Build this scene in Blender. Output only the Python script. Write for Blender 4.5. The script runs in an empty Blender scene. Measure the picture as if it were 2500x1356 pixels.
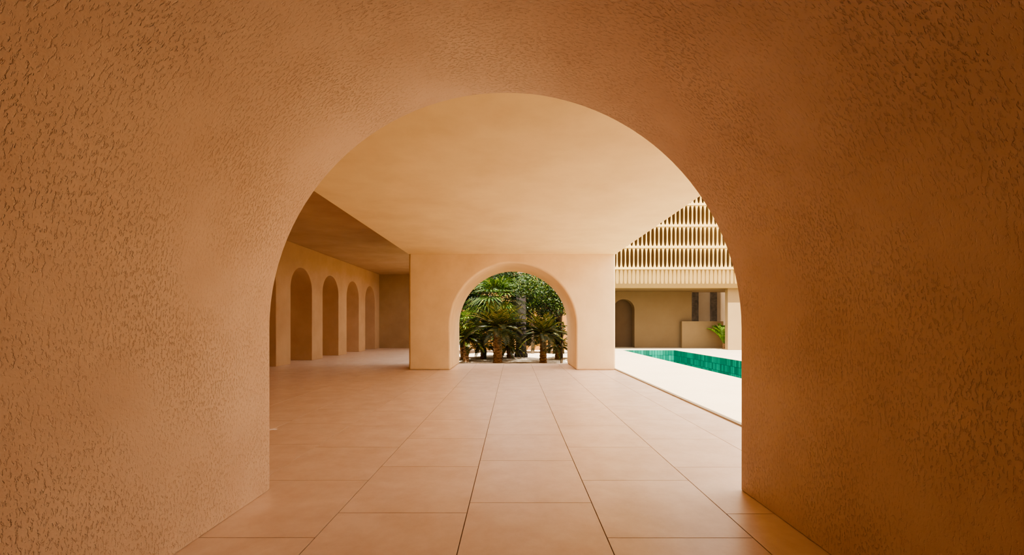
import bpy, bmesh, math, random
from mathutils import Vector, Matrix
random.seed(7)
S = bpy.context.scene
COL = S.collection
PI = math.pi
F = 1050.0; H = 1.5
def PX(px, Y): return (px-1254.0)*Y/F
def PZ(py, Y): return H-(py-792.0)*Y/F

# ------------------------------------------------------------------ materials
def newmat(name):
    m = bpy.data.materials.new(name); m.use_nodes = True
    nt = m.node_tree; b = nt.nodes['Principled BSDF']
    return m, nt, b
def N(nt, typ, **kw):
    n = nt.nodes.new(typ)
    for k, v in kw.items(): setattr(n, k, v)
    return n
def ramp(nt, p0, c0, p1, c1):
    r = N(nt, 'ShaderNodeValToRGB')
    r.color_ramp.elements[0].position = p0; r.color_ramp.elements[0].color = c0
    r.color_ramp.elements[1].position = p1; r.color_ramp.elements[1].color = c1
    return r
def g(v): return (v, v, v, 1)
def plaster(name, col, su=12, sv=38, pit=0.5, dist=0.01, var=0.12, rough=0.9, lo_=0.30, hi_=0.40, distort=0.3):
    m, nt, b = newmat(name); L = nt.links
    uv = N(nt, 'ShaderNodeUVMap')
    mp = N(nt, 'ShaderNodeMapping'); mp.inputs['Scale'].default_value = (su, sv, 1)
    L.new(uv.outputs[0], mp.inputs[0])
    n1 = N(nt, 'ShaderNodeTexNoise'); n1.inputs['Scale'].default_value = 1.0; n1.inputs['Detail'].default_value = 3
    n1.inputs['Roughness'].default_value = 0.6; n1.inputs['Distortion'].default_value = distort
    L.new(mp.outputs[0], n1.inputs['Vector'])
    r1 = ramp(nt, lo_, g(0), hi_, g(1)); L.new(n1.outputs[0], r1.inputs[0])
    n2 = N(nt, 'ShaderNodeTexNoise'); n2.inputs['Scale'].default_value = 1.3; n2.inputs['Detail'].default_value = 5
    L.new(uv.outputs[0], n2.inputs['Vector'])
    r2 = ramp(nt, 0.38, g(0.2), 0.62, g(1)); L.new(n2.outputs[0], r2.inputs[0])
    inv = N(nt, 'ShaderNodeMath', operation='SUBTRACT'); inv.inputs[0].default_value = 1; L.new(r1.outputs[0], inv.inputs[1])
    mul = N(nt, 'ShaderNodeMath', operation='MULTIPLY'); L.new(inv.outputs[0], mul.inputs[0]); L.new(r2.outputs[0], mul.inputs[1])
    n3 = N(nt, 'ShaderNodeTexNoise'); n3.inputs['Scale'].default_value = 45; n3.inputs['Detail'].default_value = 4
    L.new(uv.outputs[0], n3.inputs['Vector'])
    f3 = N(nt, 'ShaderNodeMath', operation='MULTIPLY'); L.new(n3.outputs[0], f3.inputs[0]); f3.inputs[1].default_value = 0.25
    hgt = N(nt, 'ShaderNodeMath', operation='SUBTRACT'); L.new(f3.outputs[0], hgt.inputs[0]); L.new(mul.outputs[0], hgt.inputs[1])
    bp = N(nt, 'ShaderNodeBump'); bp.inputs['Strength'].default_value = pit; bp.inputs['Distance'].default_value = dist
    L.new(hgt.outputs[0], bp.inputs['Height']); L.new(bp.outputs[0], b.inputs['Normal'])
    n4 = N(nt, 'ShaderNodeTexNoise'); n4.inputs['Scale'].default_value = 0.9; n4.inputs['Detail'].default_value = 8; n4.inputs['Roughness'].default_value = 0.62
    L.new(uv.outputs[0], n4.inputs['Vector'])
    lo = [c*(1-var*a) for c, a in zip(col, (0.8, 1.15, 1.4))]; hi = [min(1, c*(1+var*0.6)) for c in col]
    r4 = ramp(nt, 0.30, (*lo, 1), 0.70, (*hi, 1)); L.new(n4.outputs[0], r4.inputs[0])
    L.new(r4.outputs[0], b.inputs['Base Color'])
    b.inputs['Roughness'].default_value = rough; b.inputs['Specular IOR Level'].default_value = 0.15
    return m
M = {}
M['tunnel'] = plaster('rough_stucco', (0.81, 0.61, 0.455), 32, 70, 0.78, 0.009, 0.13, lo_=.35, hi_=.46)
M['plaster'] = plaster('smooth_plaster', (0.83, 0.615, 0.36), 6, 12, 0.10, 0.004, 0.11)
M['ceil'] = plaster('ceiling_plaster', (0.89, 0.685, 0.39), 5, 9, 0.08, 0.004, 0.10)
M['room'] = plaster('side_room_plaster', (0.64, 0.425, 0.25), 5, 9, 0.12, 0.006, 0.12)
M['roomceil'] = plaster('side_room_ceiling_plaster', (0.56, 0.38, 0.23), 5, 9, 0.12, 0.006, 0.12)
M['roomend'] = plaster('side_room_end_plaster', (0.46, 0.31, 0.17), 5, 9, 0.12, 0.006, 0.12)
M['cream'] = plaster('cream_plaster', (0.66, 0.50, 0.32), 5, 9, 0.12, 0.005, 0.07)
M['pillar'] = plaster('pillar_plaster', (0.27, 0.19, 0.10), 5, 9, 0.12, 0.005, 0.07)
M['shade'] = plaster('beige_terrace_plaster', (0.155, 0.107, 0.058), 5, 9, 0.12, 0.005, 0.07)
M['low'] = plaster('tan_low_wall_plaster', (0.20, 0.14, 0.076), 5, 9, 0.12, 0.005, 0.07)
M['white'] = plaster('pale_cast_plaster', (0.52, 0.365, 0.13), 8, 8, 0.08, 0.003, 0.05)
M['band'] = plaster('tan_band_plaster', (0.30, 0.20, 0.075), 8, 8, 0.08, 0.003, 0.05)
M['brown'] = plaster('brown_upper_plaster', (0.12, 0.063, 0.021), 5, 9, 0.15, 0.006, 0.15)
M['ochre'] = plaster('ochre_plaster', (0.36, 0.18, 0.05), 5, 9, 0.2, 0.006, 0.25)
M['grey'] = plaster('grey_plaster', (0.28, 0.235, 0.18), 5, 9, 0.15, 0.005, 0.10)
M['deck'] = plaster('pale_deck_stone', (0.45, 0.37, 0.265), 3, 3, 0.05, 0.003, 0.05, 0.8)
M['darkpl'] = plaster('dark_door_plaster', (0.085, 0.054, 0.03), 5, 9, 0.15, 0.005, 0.10)
M['column'] = plaster('grey_column_plaster', (0.045, 0.038, 0.036), 6, 20, 0.3, 0.006, 0.2)

def tile_mat():
    m, nt, b = newmat('sandstone_floor_tile'); L = nt.links
    geo = N(nt, 'ShaderNodeNewGeometry')
    n = N(nt, 'ShaderNodeTexNoise'); n.inputs['Scale'].default_value = 2.6; n.inputs['Detail'].default_value = 10; n.inputs['Roughness'].default_value = 0.7
    add = N(nt, 'ShaderNodeVectorMath', operation='ADD')
    comb = N(nt, 'ShaderNodeCombineXYZ'); mulr = N(nt, 'ShaderNodeMath', operation='MULTIPLY'); mulr.inputs[1].default_value = 50
    L.new(geo.outputs['Random Per Island'], mulr.inputs[0]); L.new(mulr.outputs[0], comb.inputs[2])
    L.new(geo.outputs['Position'], add.inputs[0]); L.new(comb.outputs[0], add.inputs[1]); L.new(add.outputs[0], n.inputs['Vector'])
    r = ramp(nt, 0.33, (0.81, 0.60, 0.47, 1), 0.65, (0.95, 0.75, 0.62, 1)); L.new(n.outputs[0], r.inputs[0])
    hs = N(nt, 'ShaderNodeHueSaturation')
    mr = N(nt, 'ShaderNodeMapRange'); mr.inputs['To Min'].default_value = 0.97; mr.inputs['To Max'].default_value = 1.01
    L.new(geo.outputs['Random Per Island'], mr.inputs['Value']); L.new(mr.outputs[0], hs.inputs['Value'])
    L.new(r.outputs[0], hs.inputs['Color']); L.new(hs.outputs[0], b.inputs['Base Color'])
    b.inputs['Roughness'].default_value = 0.36; b.inputs['Specular IOR Level'].default_value = 0.5
    bp = N(nt, 'ShaderNodeBump'); bp.inputs['Strength'].default_value = 0.06; bp.inputs['Distance'].default_value = 0.004
    L.new(n.outputs[0], bp.inputs['Height']); L.new(bp.outputs[0], b.inputs['Normal'])
    return m
M['tile'] = tile_mat()
def noisy(name, c0, c1, scale, rough=0.85, bump=0.0, dist=0.01, spec=0.2, p0=0.35, p1=0.65, stretch=(1, 1, 1)):
    m, nt, b = newmat(name); L = nt.links
    tc = N(nt, 'ShaderNodeTexCoord'); mp = N(nt, 'ShaderNodeMapping'); mp.inputs['Scale'].default_value = stretch
    L.new(tc.outputs['Object'], mp.inputs[0])
    n = N(nt, 'ShaderNodeTexNoise'); n.inputs['Scale'].default_value = scale; n.inputs['Detail'].default_value = 6
    L.new(mp.outputs[0], n.inputs['Vector'])
    r = ramp(nt, p0, (*c0, 1), p1, (*c1, 1)); L.new(n.outputs[0], r.inputs[0]); L.new(r.outputs[0], b.inputs['Base Color'])
    b.inputs['Roughness'].default_value = rough; b.inputs['Specular IOR Level'].default_value = spec
    if bump:
        bp = N(nt, 'ShaderNodeBump'); bp.inputs['Strength'].default_value = bump; bp.inputs['Distance'].default_value = dist
        L.new(n.outputs[0], bp.inputs['Height']); L.new(bp.outputs[0], b.inputs['Normal'])
    return m
M['grout'] = noisy('floor_grout', (0.20, 0.12, 0.07), (0.30, 0.18, 0.11), 8)
M['sand'] = noisy('pale_sand', (0.44, 0.35, 0.26), (0.72, 0.62, 0.50), 9, bump=0.6, dist=0.03)
M['earth'] = noisy('dry_earth', (0.42, 0.29, 0.18), (0.55, 0.40, 0.26), 2)
M['trunk'] = noisy('palm_trunk', (0.12, 0.06, 0.025), (0.42, 0.25, 0.13), 7, bump=0.9, dist=0.04, stretch=(1, 1, 3))
M['bark'] = noisy('tree_bark', (0.05, 0.035, 0.02), (0.13, 0.09, 0.055), 6, bump=0.7, dist=0.02, stretch=(2, 2, 0.5))
M['shutter'] = noisy('dark_wood', (0.035, 0.03, 0.026), (0.09, 0.075, 0.062), 5, rough=0.4, spec=0.5)
def leafmat(name, c0, c1, c2=None):
    m, nt, b = newmat(name); L = nt.links
    geo = N(nt, 'ShaderNodeNewGeometry')
    r = ramp(nt, 0.0, (*c0, 1), 0.75, (*c1, 1)); L.new(geo.outputs['Random Per Island'], r.inputs[0])
    if c2:
        e = r.color_ramp.elements.new(1.0); e.color = (*c2, 1)
    L.new(r.outputs[0], b.inputs['Base Color']); b.inputs['Roughness'].default_value = 0.42; b.inputs['Specular IOR Level'].default_value = 0.35
    tr = N(nt, 'ShaderNodeBsdfTranslucent'); L.new(r.outputs[0], tr.inputs['Color'])
    mx = N(nt, 'ShaderNodeMixShader'); mx.inputs[0].default_value = 0.25
    L.new(b.outputs[0], mx.inputs[1]); L.new(tr.outputs[0], mx.inputs[2]); L.new(mx.outputs[0], nt.nodes['Material Output'].inputs['Surface'])
    return m
M['sago'] = leafmat('sago_leaf', (0.010, 0.026, 0.003), (0.07, 0.082, 0.012), (0.34, 0.23, 0.055))
M['fan'] = leafmat('fan_palm_leaf', (0.013, 0.038, 0.005), (0.055, 0.098, 0.012), (0.19, 0.24, 0.037))
M['fanlow'] = leafmat('low_fan_palm_leaf', (0.03, 0.08, 0.008), (0.12, 0.18, 0.022), (0.28, 0.32, 0.045))
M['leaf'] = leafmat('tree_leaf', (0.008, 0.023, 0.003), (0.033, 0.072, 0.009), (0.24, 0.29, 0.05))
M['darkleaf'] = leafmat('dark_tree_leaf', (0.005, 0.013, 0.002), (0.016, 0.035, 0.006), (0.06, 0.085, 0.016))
M['agave'] = leafmat('agave_leaf_sun_tint', (0.03, 0.09, 0.009), (0.13, 0.25, 0.03), (0.25, 0.38, 0.06))  # leaf green brightened in place of sunlight that the canopy blocks
def pool_mat():
    m, nt, b = newmat('green_pool_tile'); L = nt.links
    uv = N(nt, 'ShaderNodeUVMap')
    br = N(nt, 'ShaderNodeTexBrick'); br.offset = 0.0; br.squash = 1
    br.inputs['Scale'].default_value = 1; br.inputs['Brick Width'].default_value = 0.30; br.inputs['Row Height'].default_value = 0.16
    br.inputs['Mortar Size'].default_value = 0.01; br.inputs['Bias'].default_value = 0.0
    br.inputs['Color1'].default_value = (0.0, 0.075, 0.046, 1); br.inputs['Color2'].default_value = (0.004, 0.21, 0.14, 1); br.inputs['Mortar'].default_value = (0.0, 0.03, 0.022, 1)
    L.new(uv.outputs[0], br.inputs['Vector']); L.new(br.outputs['Color'], b.inputs['Base Color']); b.inputs['Roughness'].default_value = 0.3
    return m
M['pool'] = pool_mat()
def water_mat():
    m, nt, b = newmat('still_pool_water'); L = nt.links
    b.inputs['Base Color'].default_value = (0.01, 0.14, 0.10, 1); b.inputs['Roughness'].default_value = 0.05
    n = N(nt, 'ShaderNodeTexNoise'); n.inputs['Scale'].default_value = 3
    bp = N(nt, 'ShaderNodeBump'); bp.inputs['Strength'].default_value = 0.1; L.new(n.outputs[0], bp.inputs['Height']); L.new(bp.outputs[0], b.inputs['Normal'])
    return m
M['water'] = water_mat()

# ------------------------------------------------------------------ mesh helpers
def finish(name, bm, mat, parent=None, smooth=None, boxuv=True):
    if boxuv:
        uvl = bm.loops.layers.uv.get('UVMap') or bm.loops.layers.uv.new('UVMap')
        for f in bm.faces:
            n = f.normal; ax = max(range(3), key=lambda i: abs(n[i]))
            for l in f.loops:
                c = l.vert.co
                l[uvl].uv = (c.z, c.y) if ax == 0 else ((c.z, c.x) if ax == 1 else (c.x, c.y))
    if smooth:
        bm.normal_update()
        for f in bm.faces: f.smooth = True
        for e in bm.edges:
            if len(e.link_faces) == 2 and e.calc_face_angle(0) > math.radians(smooth): e.smooth = False
    me = bpy.data.meshes.new(name); bm.to_mesh(me); bm.free()
    me.materials.append(mat)
    o = bpy.data.objects.new(name, me); COL.objects.link(o)
    if parent: o.parent = parent
    return o
def bx(bm, x0, x1, y0, y1, z0, z1):
    v = [bm.verts.new(p) for p in ((x0,y0,z0),(x1,y0,z0),(x1,y1,z0),(x0,y1,z0),(x0,y0,z1),(x1,y0,z1),(x1,y1,z1),(x0,y1,z1))]
    for f in ((0,3,2,1),(4,5,6,7),(0,1,5,4),(1,2,6,5),(2,3,7,6),(3,0,4,7)): bm.faces.new([v[i] for i in f])
def boxes(name, lst, mat, parent=None):
    bm = bmesh.new()
    for b in lst: bx(bm, *b)
    bm.normal_update()
    return finish(name, bm, mat, parent)
def struct(o):
    o['kind'] = 'structure'; return o
def tag(o, label, cat, group=None, kind=None):
    o['label'] = label; o['category'] = cat
    if group: o['group'] = group
    if kind: o['kind'] = kind
    return o
def thing(name, label, cat, loc=(0,0,0), group=None):
    o = bpy.data.objects.new(name, None); COL.objects.link(o); o.location = loc; o.empty_display_size = 0.2
    return tag(o, label, cat, group)
def arch(c, r, zs, n=48, z0=0.0):
    p = [(c+r, z0)]
    for i in range(n+1):
        a = PI*i/n; p.append((c+r*math.cos(a), zs+r*math.sin(a)))
    p.append((c-r, z0)); return p
def profile(name, pts, d0, d1, axis, mat, smooth=25, bevel=0):
    bm = bmesh.new(); uvl = bm.loops.layers.uv.new('UVMap')
    mk = (lambda p, d: (p[0], d, p[1])) if axis == 'Y' else (lambda p, d: (d, p[0], p[1]))
    A = [bm.verts.new(mk(p, d0)) for p in pts]; B = [bm.verts.new(mk(p, d1)) for p in pts]
    n = len(pts); cum = [0]
    for i in range(n):
        q = pts[(i+1) % n]; cum.append(cum[-1]+math.hypot(q[0]-pts[i][0], q[1]-pts[i][1]))
    for vs in (A, B):
        f = bm.faces.new(vs)
        for l, p in zip(f.loops, pts): l[uvl].uv = (p[1], p[0])
    for i in range(n):
        j = (i+1) % n
        f = bm.faces.new((A[i], A[j], B[j], B[i]))
        for l, t in zip(f.loops, ((cum[i], d0), (cum[i+1], d0), (cum[i+1], d1), (cum[i], d1))): l[uvl].uv = t
    bmesh.ops.recalc_face_normals(bm, faces=bm.faces[:])
    o = finish(name, bm, mat, None, smooth, boxuv=False)
    if bevel:
        md = o.modifiers.new('soft_edge', 'BEVEL'); md.width = bevel; md.segments = 5; md.limit_method = 'ANGLE'; md.angle_limit = math.radians(40)
        md.harden_normals = False
    return struct(o)
def tube(bm, pts, rads, seg=10, cap=True):
    rings = []
    for i, p in enumerate(pts):
        p = Vector(p)
        d = (Vector(pts[min(i+1, len(pts)-1)])-Vector(pts[max(i-1, 0)])).normalized()
        a = d.cross(Vector((0, 1, 0.01)));
        if a.length < 1e-3: a = d.cross(Vector((1, 0, 0)))
        a.normalize(); b = d.cross(a)
        rings.append([bm.verts.new(p+(a*math.cos(2*PI*k/seg)+b*math.sin(2*PI*k/seg))*rads[i]) for k in range(seg)])
    for r0, r1 in zip(rings, rings[1:]):
        for k in range(seg): bm.faces.new((r0[k], r0[(k+1) % seg], r1[(k+1) % seg], r1[k]))
    if cap: bm.faces.new(rings[0]); bm.faces.new(rings[-1])

# ------------------------------------------------------------------ key planes
D1 = 3.89; YB = 14.06; YB2 = 16.4; XL = -3.43; XR = 3.33; ZC = 3.79; XW = -8.37; ZL = 4.6; YEND = 26.8
ROW = 1.11; CW = 1.025
struct(boxes('ground', [(-40, 40, -40, 60, -1.9, -1.7)], M['earth']))
phase = {-2: .80, -1: .086, 0: .282, 1: .797, 2: .07}
random.seed(3)
bm = bmesh.new()
regs = [(-9.6, XR, -12.0, YB2), (-9.6, XL, YB2, YEND)]
gap = 0.004
for c in range(-10, 5):
    ph = phase.get(c, random.random()*ROW)
    x0 = -0.37+CW*c; x1 = x0+CW
    for k in range(-13, 26):
        y0 = ph+ROW*k; y1 = y0+ROW
        for (a0, a1, b0, b1) in regs:
            u0, u1, v0, v1 = max(x0+gap, a0), min(x1-gap, a1), max(y0+gap*.85, b0), min(y1-gap*.85, b1)
            if u1-u0 > 0.02 and v1-v0 > 0.02: bx(bm, u0, u1, v0, v1, -0.02, 0)
bm.normal_update()
fl = struct(finish('floor', bm, M['tile']))
gr = boxes('grout_bed', [(-9.6, XR, -12.0, YB2, -1.7, -0.006), (-9.6, XL, YB2, YEND, -1.7, -0.006)], M['grout'], fl)
tc, tr_ = PX(1234, D1), 575*D1/F
tzs = PZ(803, D1)
pts = [(-9.7, 0), (-9.7, ZL), (6.0, ZL), (6.0, 0)]+arch(tc, tr_, tzs, 56)
profile('wall_near', pts, -6.0, D1, 'Y', M['tunnel'], 25, 0.012)
struct(boxes('wall_behind_light_block', [(-9.7, 6.0, -6.4, -6.0, 0, ZL)], M['tunnel']))  # added unseen wall, keeps light from behind off the tunnel sides
pts = [(XL, 0), (XL, ZL), (XR, ZL), (XR, 0)]+arch(PX(1253, YB), 2.05, PZ(796, YB), 56)
profile('wall_far', pts, YB, YB2, 'Y', M['plaster'], 25, 0.07)
struct(boxes('ceiling', [(XL, XR, D1, YB, ZC, ZL)], M['ceil']))
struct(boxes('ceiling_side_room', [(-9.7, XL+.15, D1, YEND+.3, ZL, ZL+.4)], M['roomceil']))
nich = []
for k in range(3, -5, -1):
    y0 = 16.15+2.707*k
    nich += arch(y0+.855, .855, 3.72-.855, 32)
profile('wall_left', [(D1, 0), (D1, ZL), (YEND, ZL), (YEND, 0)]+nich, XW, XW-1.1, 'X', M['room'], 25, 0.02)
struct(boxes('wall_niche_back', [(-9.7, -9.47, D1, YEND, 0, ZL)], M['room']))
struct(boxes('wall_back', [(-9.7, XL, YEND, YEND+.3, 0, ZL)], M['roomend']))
# deck and pool
PX0, PX1, PY0, PY1 = 6.18, 9.30, 5.0, 24.9
struct(boxes('floor_deck', [(XR, PX0, D1, PY1, -1.7, 0.025), (PX0, PX1, D1, PY0, -1.7, 0), (PX1, 15, D1, PY1, -1.7, 0), (XR, 15, PY1, 31.2, -1.7, 0)], M['deck']))
pool = thing('swimming_pool', 'long green tiled swimming pool set in the pale stone deck', 'pool', (7.85, 14.8, -1.7))
def child(o, p):
    o.parent = p; o.matrix_parent_inverse = Matrix.Translation(p.location).inverted(); return o
child(boxes('pool_wall', [(PX0, PX0+.02, PY0, PY1, -1.6, -.01), (PX1-.02, PX1, PY0, PY1, -1.6, -.01), (PX0+.02, PX1-.02, PY0, PY0+.02, -1.6, -.01), (PX0+.02, PX1-.02, PY1-.02, PY1, -1.6, -.01)], M['pool']), pool)
child(boxes('pool_bottom', [(PX0, PX1, PY0, PY1, -1.7, -1.6)], M['pool']), pool)
child(boxes('water', [(PX0+.02, PX1-.02, PY0+.02, PY1-.02, -1.6, -.80)], M['water']), pool)
# terrace behind the pool
YT = 27.5
pts = [(3.6, 0), (3.6, 3.6), (11.4, 3.6), (11.4, 0)]+arch(7.05, .68, 2.42, 32)
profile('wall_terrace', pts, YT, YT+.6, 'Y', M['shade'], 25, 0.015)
struct(boxes('door_1', [(6.2, 7.9, YT+.6, YT+.7, 0, 3.3)], M['darkpl']))
struct(boxes('wall_low', [(PX(1665, 27.15), PX(1766, 27.15), 27.15, 27.45, 0, 1.68)], M['low']))
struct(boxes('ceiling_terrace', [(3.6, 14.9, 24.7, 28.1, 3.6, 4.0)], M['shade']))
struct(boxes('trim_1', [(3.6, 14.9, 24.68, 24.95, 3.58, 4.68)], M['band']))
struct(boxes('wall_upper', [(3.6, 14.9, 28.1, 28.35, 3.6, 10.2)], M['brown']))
struct(boxes('shade_roof_upper', [(3.6, 14.9, 24.05, 28.35, 10.2, 10.5)], M['brown']))  # unseen roof added to shade the wall behind and hold the screen
struct(boxes('wall_annex', [(11.4, 15, 31.2, 31.5, 0, 6.0)], M['grey']))
struct(boxes('wall_right', [(15, 15.3, D1, 31.5, 0, 6.5)], M['cream']))
pl = boxes('pillar', [(PX(1776, 25.05), PX(1808, 25.05)+.1, 25.0, 25.35, 0.0, 3.6)], M['pillar'])
md = pl.modifiers.new('edge', 'BEVEL'); md.width = .015; md.segments = 2
tag(pl, 'square cream plaster pillar holding up the canopy behind the pool', 'pillar')
def shutter(x, label):
    t = thing('shutter', label, 'shutter', (x, 31.2, 0), 'dark shutters behind the terrace')
    w, h = .46, 4.0
    child(boxes('frame', [(x, x+.05, 31.12, 31.2, 0, h), (x+w-.05, x+w, 31.12, 31.2, 0, h), (x+.05, x+w-.05, 31.12, 31.2, h-.06, h), (x+.05, x+w-.05, 31.12, 31.2, 0, .1)], M['shutter']), t)
    bm = bmesh.new()
    for i in range(60):
        z = .1+i*.064; bx(bm, x+.05, x+w-.05, 31.13+.02*(i % 2), 31.19, z, z+.06)
    bm.normal_update(); child(finish('louvre_panel', bm, M['shutter']), t)
shutter(PX(1689, 31.2), 'tall dark shutter beside the end of the beige terrace wall')
shutter(PX(1734, 31.2), 'tall dark shutter closer to the cream pillar')
# lattice screen
sc = thing('lattice_screen', 'pale lattice screen of slender fins and oval slots above the pool terrace', 'screen', (9, 24.2, 4.56))
pitch, rh, railh, sx0, sx1 = .235, 1.20, .09, 3.7, 14.8
ys0, ys1 = 24.14, 24.24
nrow = 4; ncol = int((sx1-sx0)/pitch)
zb = 4.58
for r in range(nrow+1):
    z0 = zb+r*rh
    child(boxes('rail', [(sx0-.1, sx0+ncol*pitch+.1, ys0-.03, ys1+.03, z0, z0+railh)], M['white']), sc)
    if r == nrow: break
    bm = bmesh.new(); hh = (rh-railh)/2; zc = z0+railh+hh
    NZ = 16; a = .094; b_ = hh*.98
    for c in range(ncol+1):
        xc = sx0+c*pitch; L_ = []; R_ = []
        for i in range(NZ+1):
            zz = -hh*math.cos(PI*i/NZ)
            t = max(0, 1-abs(zz/b_)**2.6)**(1/2.6)
            hw = pitch/2-a*t
            L_.append((xc-hw, zz)); R_.append((xc+hw, zz))
        rg = []
        for y in (ys0, ys1):
            rg.append(([bm.verts.new((x, y, zc+z)) for x, z in L_], [bm.verts.new((x, y, zc+z)) for x, z in R_]))
        (l0, r0), (l1, r1) = rg
        for i in range(NZ):
            bm.faces.new((l0[i], r0[i], r0[i+1], l0[i+1])); bm.faces.new((l1[i+1], r1[i+1], r1[i], l1[i]))
            bm.faces.new((l0[i], l0[i+1], l1[i+1], l1[i])); bm.faces.new((r0[i+1], r0[i], r1[i], r1[i+1]))
        bm.faces.new((l0[0], l1[0], r1[0], r0[0])); bm.faces.new((l0[-1], r0[-1], r1[-1], l1[-1]))
    bmesh.ops.recalc_face_normals(bm, faces=bm.faces[:]); bm.normal_update()
    child(finish('fin_row', bm, M['white']), sc)
ztop = zb+nrow*rh+railh
child(boxes('hanger', [(sx0-.1, sx0+ncol*pitch+.1, ys0-.03, ys1+.03, ztop, 10.2)], M['white']), sc)

# ------------------------------------------------------------------ garden
GZ = -0.17
bm = bmesh.new()
nx, ny = 34, 52
for i in range(nx+1):
    for j in range(ny+1):
        x = XL+(XR-XL)*i/nx; y = YB2+(27.4-YB2)*j/ny
        edge = min(i, nx-i, 1)*min(j, 1)
        bm.verts.new((x, y, GZ+(.03*math.sin(x*2.3+y)+.025*math.sin(y*3.1-x*1.7)+.015*random.random())*edge+.02*(j/ny)))
bm.verts.ensure_lookup_table()
for i in range(nx):
    for j in range(ny):
        a = i*(ny+1)+j; bm.faces.new([bm.verts[q] for q in (a, a+ny+1, a+ny+2, a+1)])
for f in bm.faces: f.smooth = True
bm.normal_update()
struct(finish('ground_garden', bm, M['sand']))
struct(boxes('ground_bed', [(XL, XR, YB2, 27.4, -1.7, -.27)], M['earth']))
struct(boxes('wall_garden', [(XL, 3.6, 27.4, 27.7, -.17, 5.2)], M['ochre']))
struct(boxes('wall_garden_side', [(XR, 3.6, YB2, 27.4, 0, 2.2)], M['cream']))
def pinnate(bm, base, az, el, length, droop, nl=24, ll=.26, w=.016, twist=0):
    h = Vector((math.cos(az), math.sin(az), 0)); up = Vector((0, 0, 1)); side = Vector((-math.sin(az), math.cos(az), 0))
    p = Vector(base); pts = [p.copy()]; dirs = []
    ns = 14
    for i in range(ns):
        e = el-droop*(i/ns)**1.3
        d = h*math.cos(e)+up*math.sin(e); dirs.append(d); p = p+d*length/ns; pts.append(p.copy())
    dirs.append(dirs[-1])
    tube(bm, pts[::2], [.014*(1-.8*i/7) for i in range(8)], 4, False)
    for k in range(nl):
        t = .12+.88*k/(nl-1); fi = t*ns; i = min(int(fi), ns-1); q = pts[i].lerp(pts[i+1], fi-i); d = dirs[i]
        nrm = side.cross(d).normalized()
        if nrm.z < 0: nrm = -nrm
        L_ = ll*(.35+.65*math.sin(PI*min(1, .12+.83*t)))
        for s in (-1, 1):
            ld = (side*s*.85+d*(.5+.3*t)+nrm*.28).normalized()
            tip = q+ld*L_+Vector((0, 0, -.12*L_))
            wv = d*w
            mid = q+ld*L_*.5
            v = [bm.verts.new(x) for x in (q-wv*.6, q+wv*.6, mid+wv, tip, mid-wv)]
            bm.faces.new(v)
def sago(label, x, y, ztop, rt, fl_, nf, group='sago palms in the sandy garden', lean=0, seed=0, mat='sago', gz=GZ, name='sago_palm', cat='palm', els=(-22, 80), nl=36, lw=.013, dr=(60, 26), lr=.18):
    random.seed(seed); t = thing(name, label, cat, (x, y, gz), group)
    zb_ = gz-.04
    bm = bmesh.new(); pts = []; rads = []; n = max(3, int((ztop-zb_)/.07))
    for i in range(n+1):
        f = i/n; pts.append((x+lean*f*f, y, zb_+(ztop-zb_)*f)); rads.append(rt*(1.15-.25*f)*(1.0 if i % 2 else .86))
    tube(bm, pts, rads, 14)
    bmesh.ops.recalc_face_normals(bm, faces=bm.faces[:]); bm.normal_update()
    child(finish('trunk', bm, M['trunk'], None, 50), t)
    bm = bmesh.new()
    for k in range(nf):
        f = (k+.5)/nf; el = math.radians(els[0]+(els[1]-els[0])*f+random.uniform(-6, 6)); az = k*2.39996+random.uniform(-.2, .2)
        L_ = fl_*random.uniform(.85, 1.08)*(1-.2*f)
        pinnate(bm, (x+lean+.04*math.cos(az), y+.04*math.sin(az), ztop-.03), az, el, L_, math.radians(dr[0]-dr[1]*f), nl, lr*fl_, lw)
    bm.normal_update(); child(finish('crown', bm, M[mat]), t)
    return t
def fanleaf(bm, base, az, el, plen, blen, n=20):
    h = Vector((math.cos(az), math.sin(az), 0)); up = Vector((0, 0, 1)); side = Vector((-math.sin(az), math.cos(az), 0))
    d = h*math.cos(el)+up*math.sin(el); p0 = Vector(base); p1 = p0+d*plen+Vector((0, 0, -.06*plen))
    tube(bm, [p0, (p0+p1)/2+Vector((0, 0, .03)), p1], [.016, .012, .01], 4, False)
    e2 = el-.45; d2 = h*math.cos(e2)+up*math.sin(e2)
    for k in range(n):
        a = math.radians(-125+250*k/(n-1)); ld = (d2*math.cos(a)+side*math.sin(a)).normalized()
        L_ = blen*(.72+.28*math.cos(a)); nrm = side.cross(d2); pw = nrm.cross(ld).normalized()*.034*blen/.8
        mid = p1+ld*L_*.55+Vector((0, 0, .02)); tip = p1+ld*L_+Vector((0, 0, -.16*L_))
        v = [bm.verts.new(q) for q in (p1, mid+pw, tip, mid-pw)]; bm.faces.new(v)
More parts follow.
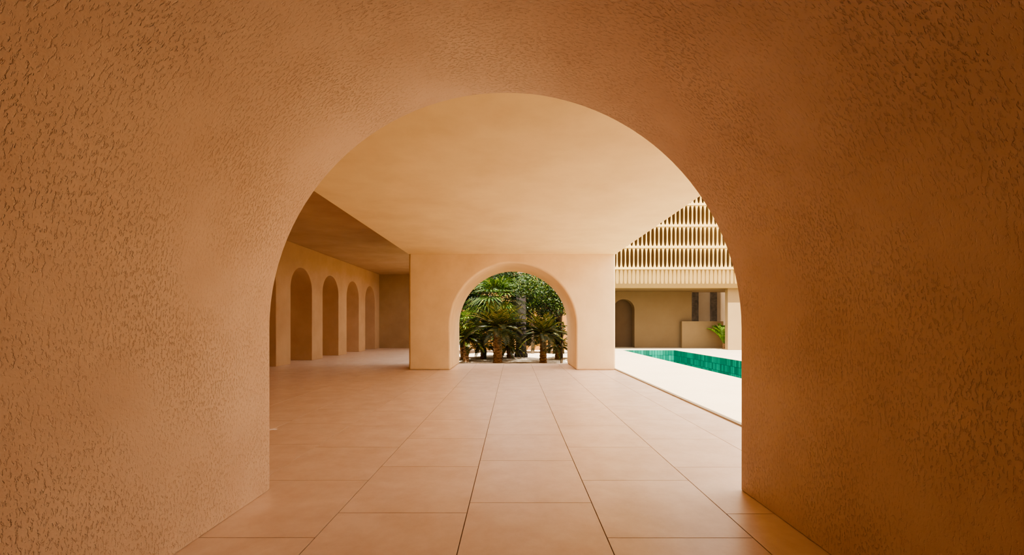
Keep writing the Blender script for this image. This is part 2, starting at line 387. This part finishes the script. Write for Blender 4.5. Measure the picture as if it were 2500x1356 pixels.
def fanpalm(label, x, y, ztop, rt, pl_, bl, nf, seed, els=(-30, 70), lean=0, mat='fan'):
    random.seed(seed); t = thing('fan_palm', label, 'palm', (x, y, GZ), 'fan palms in the sandy garden')
    bm = bmesh.new(); n = max(4, int((ztop-GZ)/.09)); pts = []; rads = []
    for i in range(n+1):
        f = i/n; pts.append((x+lean*f*f, y, GZ-.04+(ztop-GZ+.04)*f)); rads.append(rt*(1.1-.2*f)*(1 if i % 2 else .88))
    tube(bm, pts, rads, 12); bmesh.ops.recalc_face_normals(bm, faces=bm.faces[:]); bm.normal_update()
    child(finish('trunk', bm, M['trunk'], None, 50), t)
    bm = bmesh.new()
    for k in range(nf):
        f = (k+.5)/nf; az = k*2.39996+random.uniform(-.25, .25); el = math.radians(els[0]+(els[1]-els[0])*f+random.uniform(-8, 8))
        fanleaf(bm, (x+lean, y, ztop-.05), az, el, pl_*random.uniform(.85, 1.15), bl*random.uniform(.85, 1.1))
    bm.normal_update(); child(finish('crown', bm, M[mat]), t)
def tree(label, x, y, blobs, nleaf, ls, mat, seed, rt=.06, group='leafy trees in the garden', gz=GZ, zsplit=1.6):
    random.seed(seed); t = thing('leafy_tree', label, 'tree', (x, y, gz), group)
    bm = bmesh.new()
    tube(bm, [(x, y, gz-.04), (x+.03, y, gz+.5*(zsplit-gz)), (x-.02, y+.03, zsplit)], [rt*1.2, rt, rt*.85], 9)
    for (cx, cy, cz, r) in blobs:
        m_ = ((x+cx)/2+.08*random.uniform(-1, 1), (y+cy)/2, (zsplit+cz)/2+.12)
        tube(bm, [(x-.02, y+.03, zsplit-.04), m_, (cx, cy, cz)], [rt*.75, rt*.45, rt*.15], 6)
        for _ in range(4):
            u = Vector((random.gauss(0, 1), random.gauss(0, 1), random.gauss(0, 1))).normalized()*r*.8
            tube(bm, [(cx, cy, cz), Vector((cx, cy, cz))+u*.6+Vector((0, 0, .05)), Vector((cx, cy, cz))+u], [rt*.18, rt*.1, rt*.04], 4)
    bm.normal_update(); child(finish('trunk', bm, M['bark'], None, 60), t)
    bm = bmesh.new(); tot = sum(b[3]**2 for b in blobs)
    for (cx, cy, cz, r) in blobs:
        for _ in range(int(nleaf*r*r/tot)):
            u = Vector((random.gauss(0, 1), random.gauss(0, 1), random.gauss(0, 1))).normalized()*r*(random.random()**.45)
            u.z *= .85; c = Vector((cx, cy, cz))+u
            d = Vector((random.gauss(0, 1), random.gauss(0, 1), random.gauss(0, .6)-.2)).normalized(); s = d.cross(Vector((random.gauss(0, 1), random.gauss(0, 1), random.gauss(0, 1)))).normalized()
            l = ls*random.uniform(.7, 1.3)
            v = [bm.verts.new(q) for q in (c-d*l*.5, c+s*l*.28, c+d*l*.5, c-s*l*.28)]; bm.faces.new(v)
    bm.normal_update(); child(finish('foliage', bm, M[mat]), t)

sago('sago palm with stout brown trunk in the middle of the arch', PX(1215, 18.6), 18.6, 1.36, .19, 1.7, 56, seed=1)
sago('sago palm with drooping fronds right of the grey column', PX(1326, 18.5), 18.5, 1.12, .15, 1.32, 48, seed=2)
sago('small sago palm at the left foot of the arch', PX(1138, 18.9), 18.9, .9, .12, 1.05, 36, seed=3)
sago('low sago palm between the stout trunked palm and the grey column', PX(1244, 20.5), 20.5, .42, .14, .85, 34, seed=4)
sago('low sago palm beside the thin tree trunk', PX(1362, 20.4), 20.4, .5, .14, .9, 34, seed=5)
sago('low sago palm far back between left palms', PX(1180, 21.2), 21.2, .45, .14, 1.0, 34, seed=6)
fanpalm('tall fan palm with bright green crown near the arch top', PX(1213, 20.2), 20.2, 2.65, .13, .8, 1.05, 36, 11)
fanpalm('low green fan palm against the left side of the arch', PX(1130, 19.9), 19.9, 1.45, .11, .6, .85, 26, 12, mat='fanlow')
tree('slender tree with fine green leaves at the right of the arch', PX(1371, 18.9), 18.9,
     [(PX(1335, 18.9), 18.9, 2.9, .75), (PX(1370, 18.9), 18.8, 2.4, .6), (PX(1310, 18.9), 19.2, 2.4, .5), (PX(1285, 19), 19.3, 3.2, .7), (PX(1370, 18.9), 19, 3.3, .7)], 7000, .09, 'leaf', 21, .05)
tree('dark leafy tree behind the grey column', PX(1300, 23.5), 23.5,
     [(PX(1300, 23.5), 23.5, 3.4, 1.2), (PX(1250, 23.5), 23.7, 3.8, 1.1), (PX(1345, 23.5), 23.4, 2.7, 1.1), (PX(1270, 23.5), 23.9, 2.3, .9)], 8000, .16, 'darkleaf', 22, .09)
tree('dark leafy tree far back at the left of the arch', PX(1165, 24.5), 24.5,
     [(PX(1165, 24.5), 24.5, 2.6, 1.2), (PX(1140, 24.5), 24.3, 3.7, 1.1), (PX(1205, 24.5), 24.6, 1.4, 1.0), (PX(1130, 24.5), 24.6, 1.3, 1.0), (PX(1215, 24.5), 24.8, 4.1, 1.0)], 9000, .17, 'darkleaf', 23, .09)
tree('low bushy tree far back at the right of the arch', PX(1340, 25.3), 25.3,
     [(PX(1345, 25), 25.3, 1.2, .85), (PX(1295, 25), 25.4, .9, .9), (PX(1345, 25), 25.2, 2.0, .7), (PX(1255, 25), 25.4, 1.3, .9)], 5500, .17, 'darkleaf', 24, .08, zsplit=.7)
bm = bmesh.new(); cx, cy = PX(1272, 21.6), 21.6
prof = [(GZ-.05, .34), (GZ+.18, .34), (GZ+.22, .29), (GZ+.28, .27), (2.9, .24), (3.1, .24)]
tube(bm, [(cx, cy, z) for z, r in prof], [r for z, r in prof], 28)
bmesh.ops.recalc_face_normals(bm, faces=bm.faces[:]); bm.normal_update()
tag(finish('column', bm, M['column'], None, 40), 'round grey column standing among the palms in the garden', 'column')
sago('sun-tinted green spiky plant half hidden by the cream pillar', PX(1768, 26.2), 26.2, .34, .10, 1.5, 40, group=None, seed=9, mat='agave', gz=0.0, name='spiky_plant', cat='plant', els=(58, 88), lw=.024, dr=(60, 25), lr=.17)

# ------------------------------------------------------------------ light
W = bpy.data.worlds.new('sky'); S.world = W; W.use_nodes = True
bg = W.node_tree.nodes['Background']; bg.inputs[0].default_value = (1.0, 0.95, 0.87, 1); bg.inputs[1].default_value = 1.8
sun = bpy.data.lights.new('sun', 'SUN'); sun.energy = 9.2; sun.angle = math.radians(.6); sun.color = (1, .93, .79)
so = bpy.data.objects.new('sun', sun); COL.objects.link(so); so.location = (0, -10, 30)
el, az = math.radians(64), math.radians(2)
so.rotation_euler = Vector((math.sin(az)*math.cos(el), math.cos(az)*math.cos(el), -math.sin(el))).to_track_quat('-Z', 'Y').to_euler()
S.view_settings.view_transform = 'AgX'
S.view_settings.look = 'AgX - Medium High Contrast'
S.view_settings.exposure = 1.3
# ------------------------------------------------------------------ camera
cam = bpy.data.cameras.new('camera'); co = bpy.data.objects.new('camera', cam); COL.objects.link(co)
co.location = (0, 0, H); co.rotation_euler = (PI/2, 0, 0)
cam.sensor_width = 36; cam.lens = 36*F/2500; cam.shift_x = -4/2500; cam.shift_y = 114/2500; cam.clip_start = .05; cam.clip_end = 200
S.camera = co
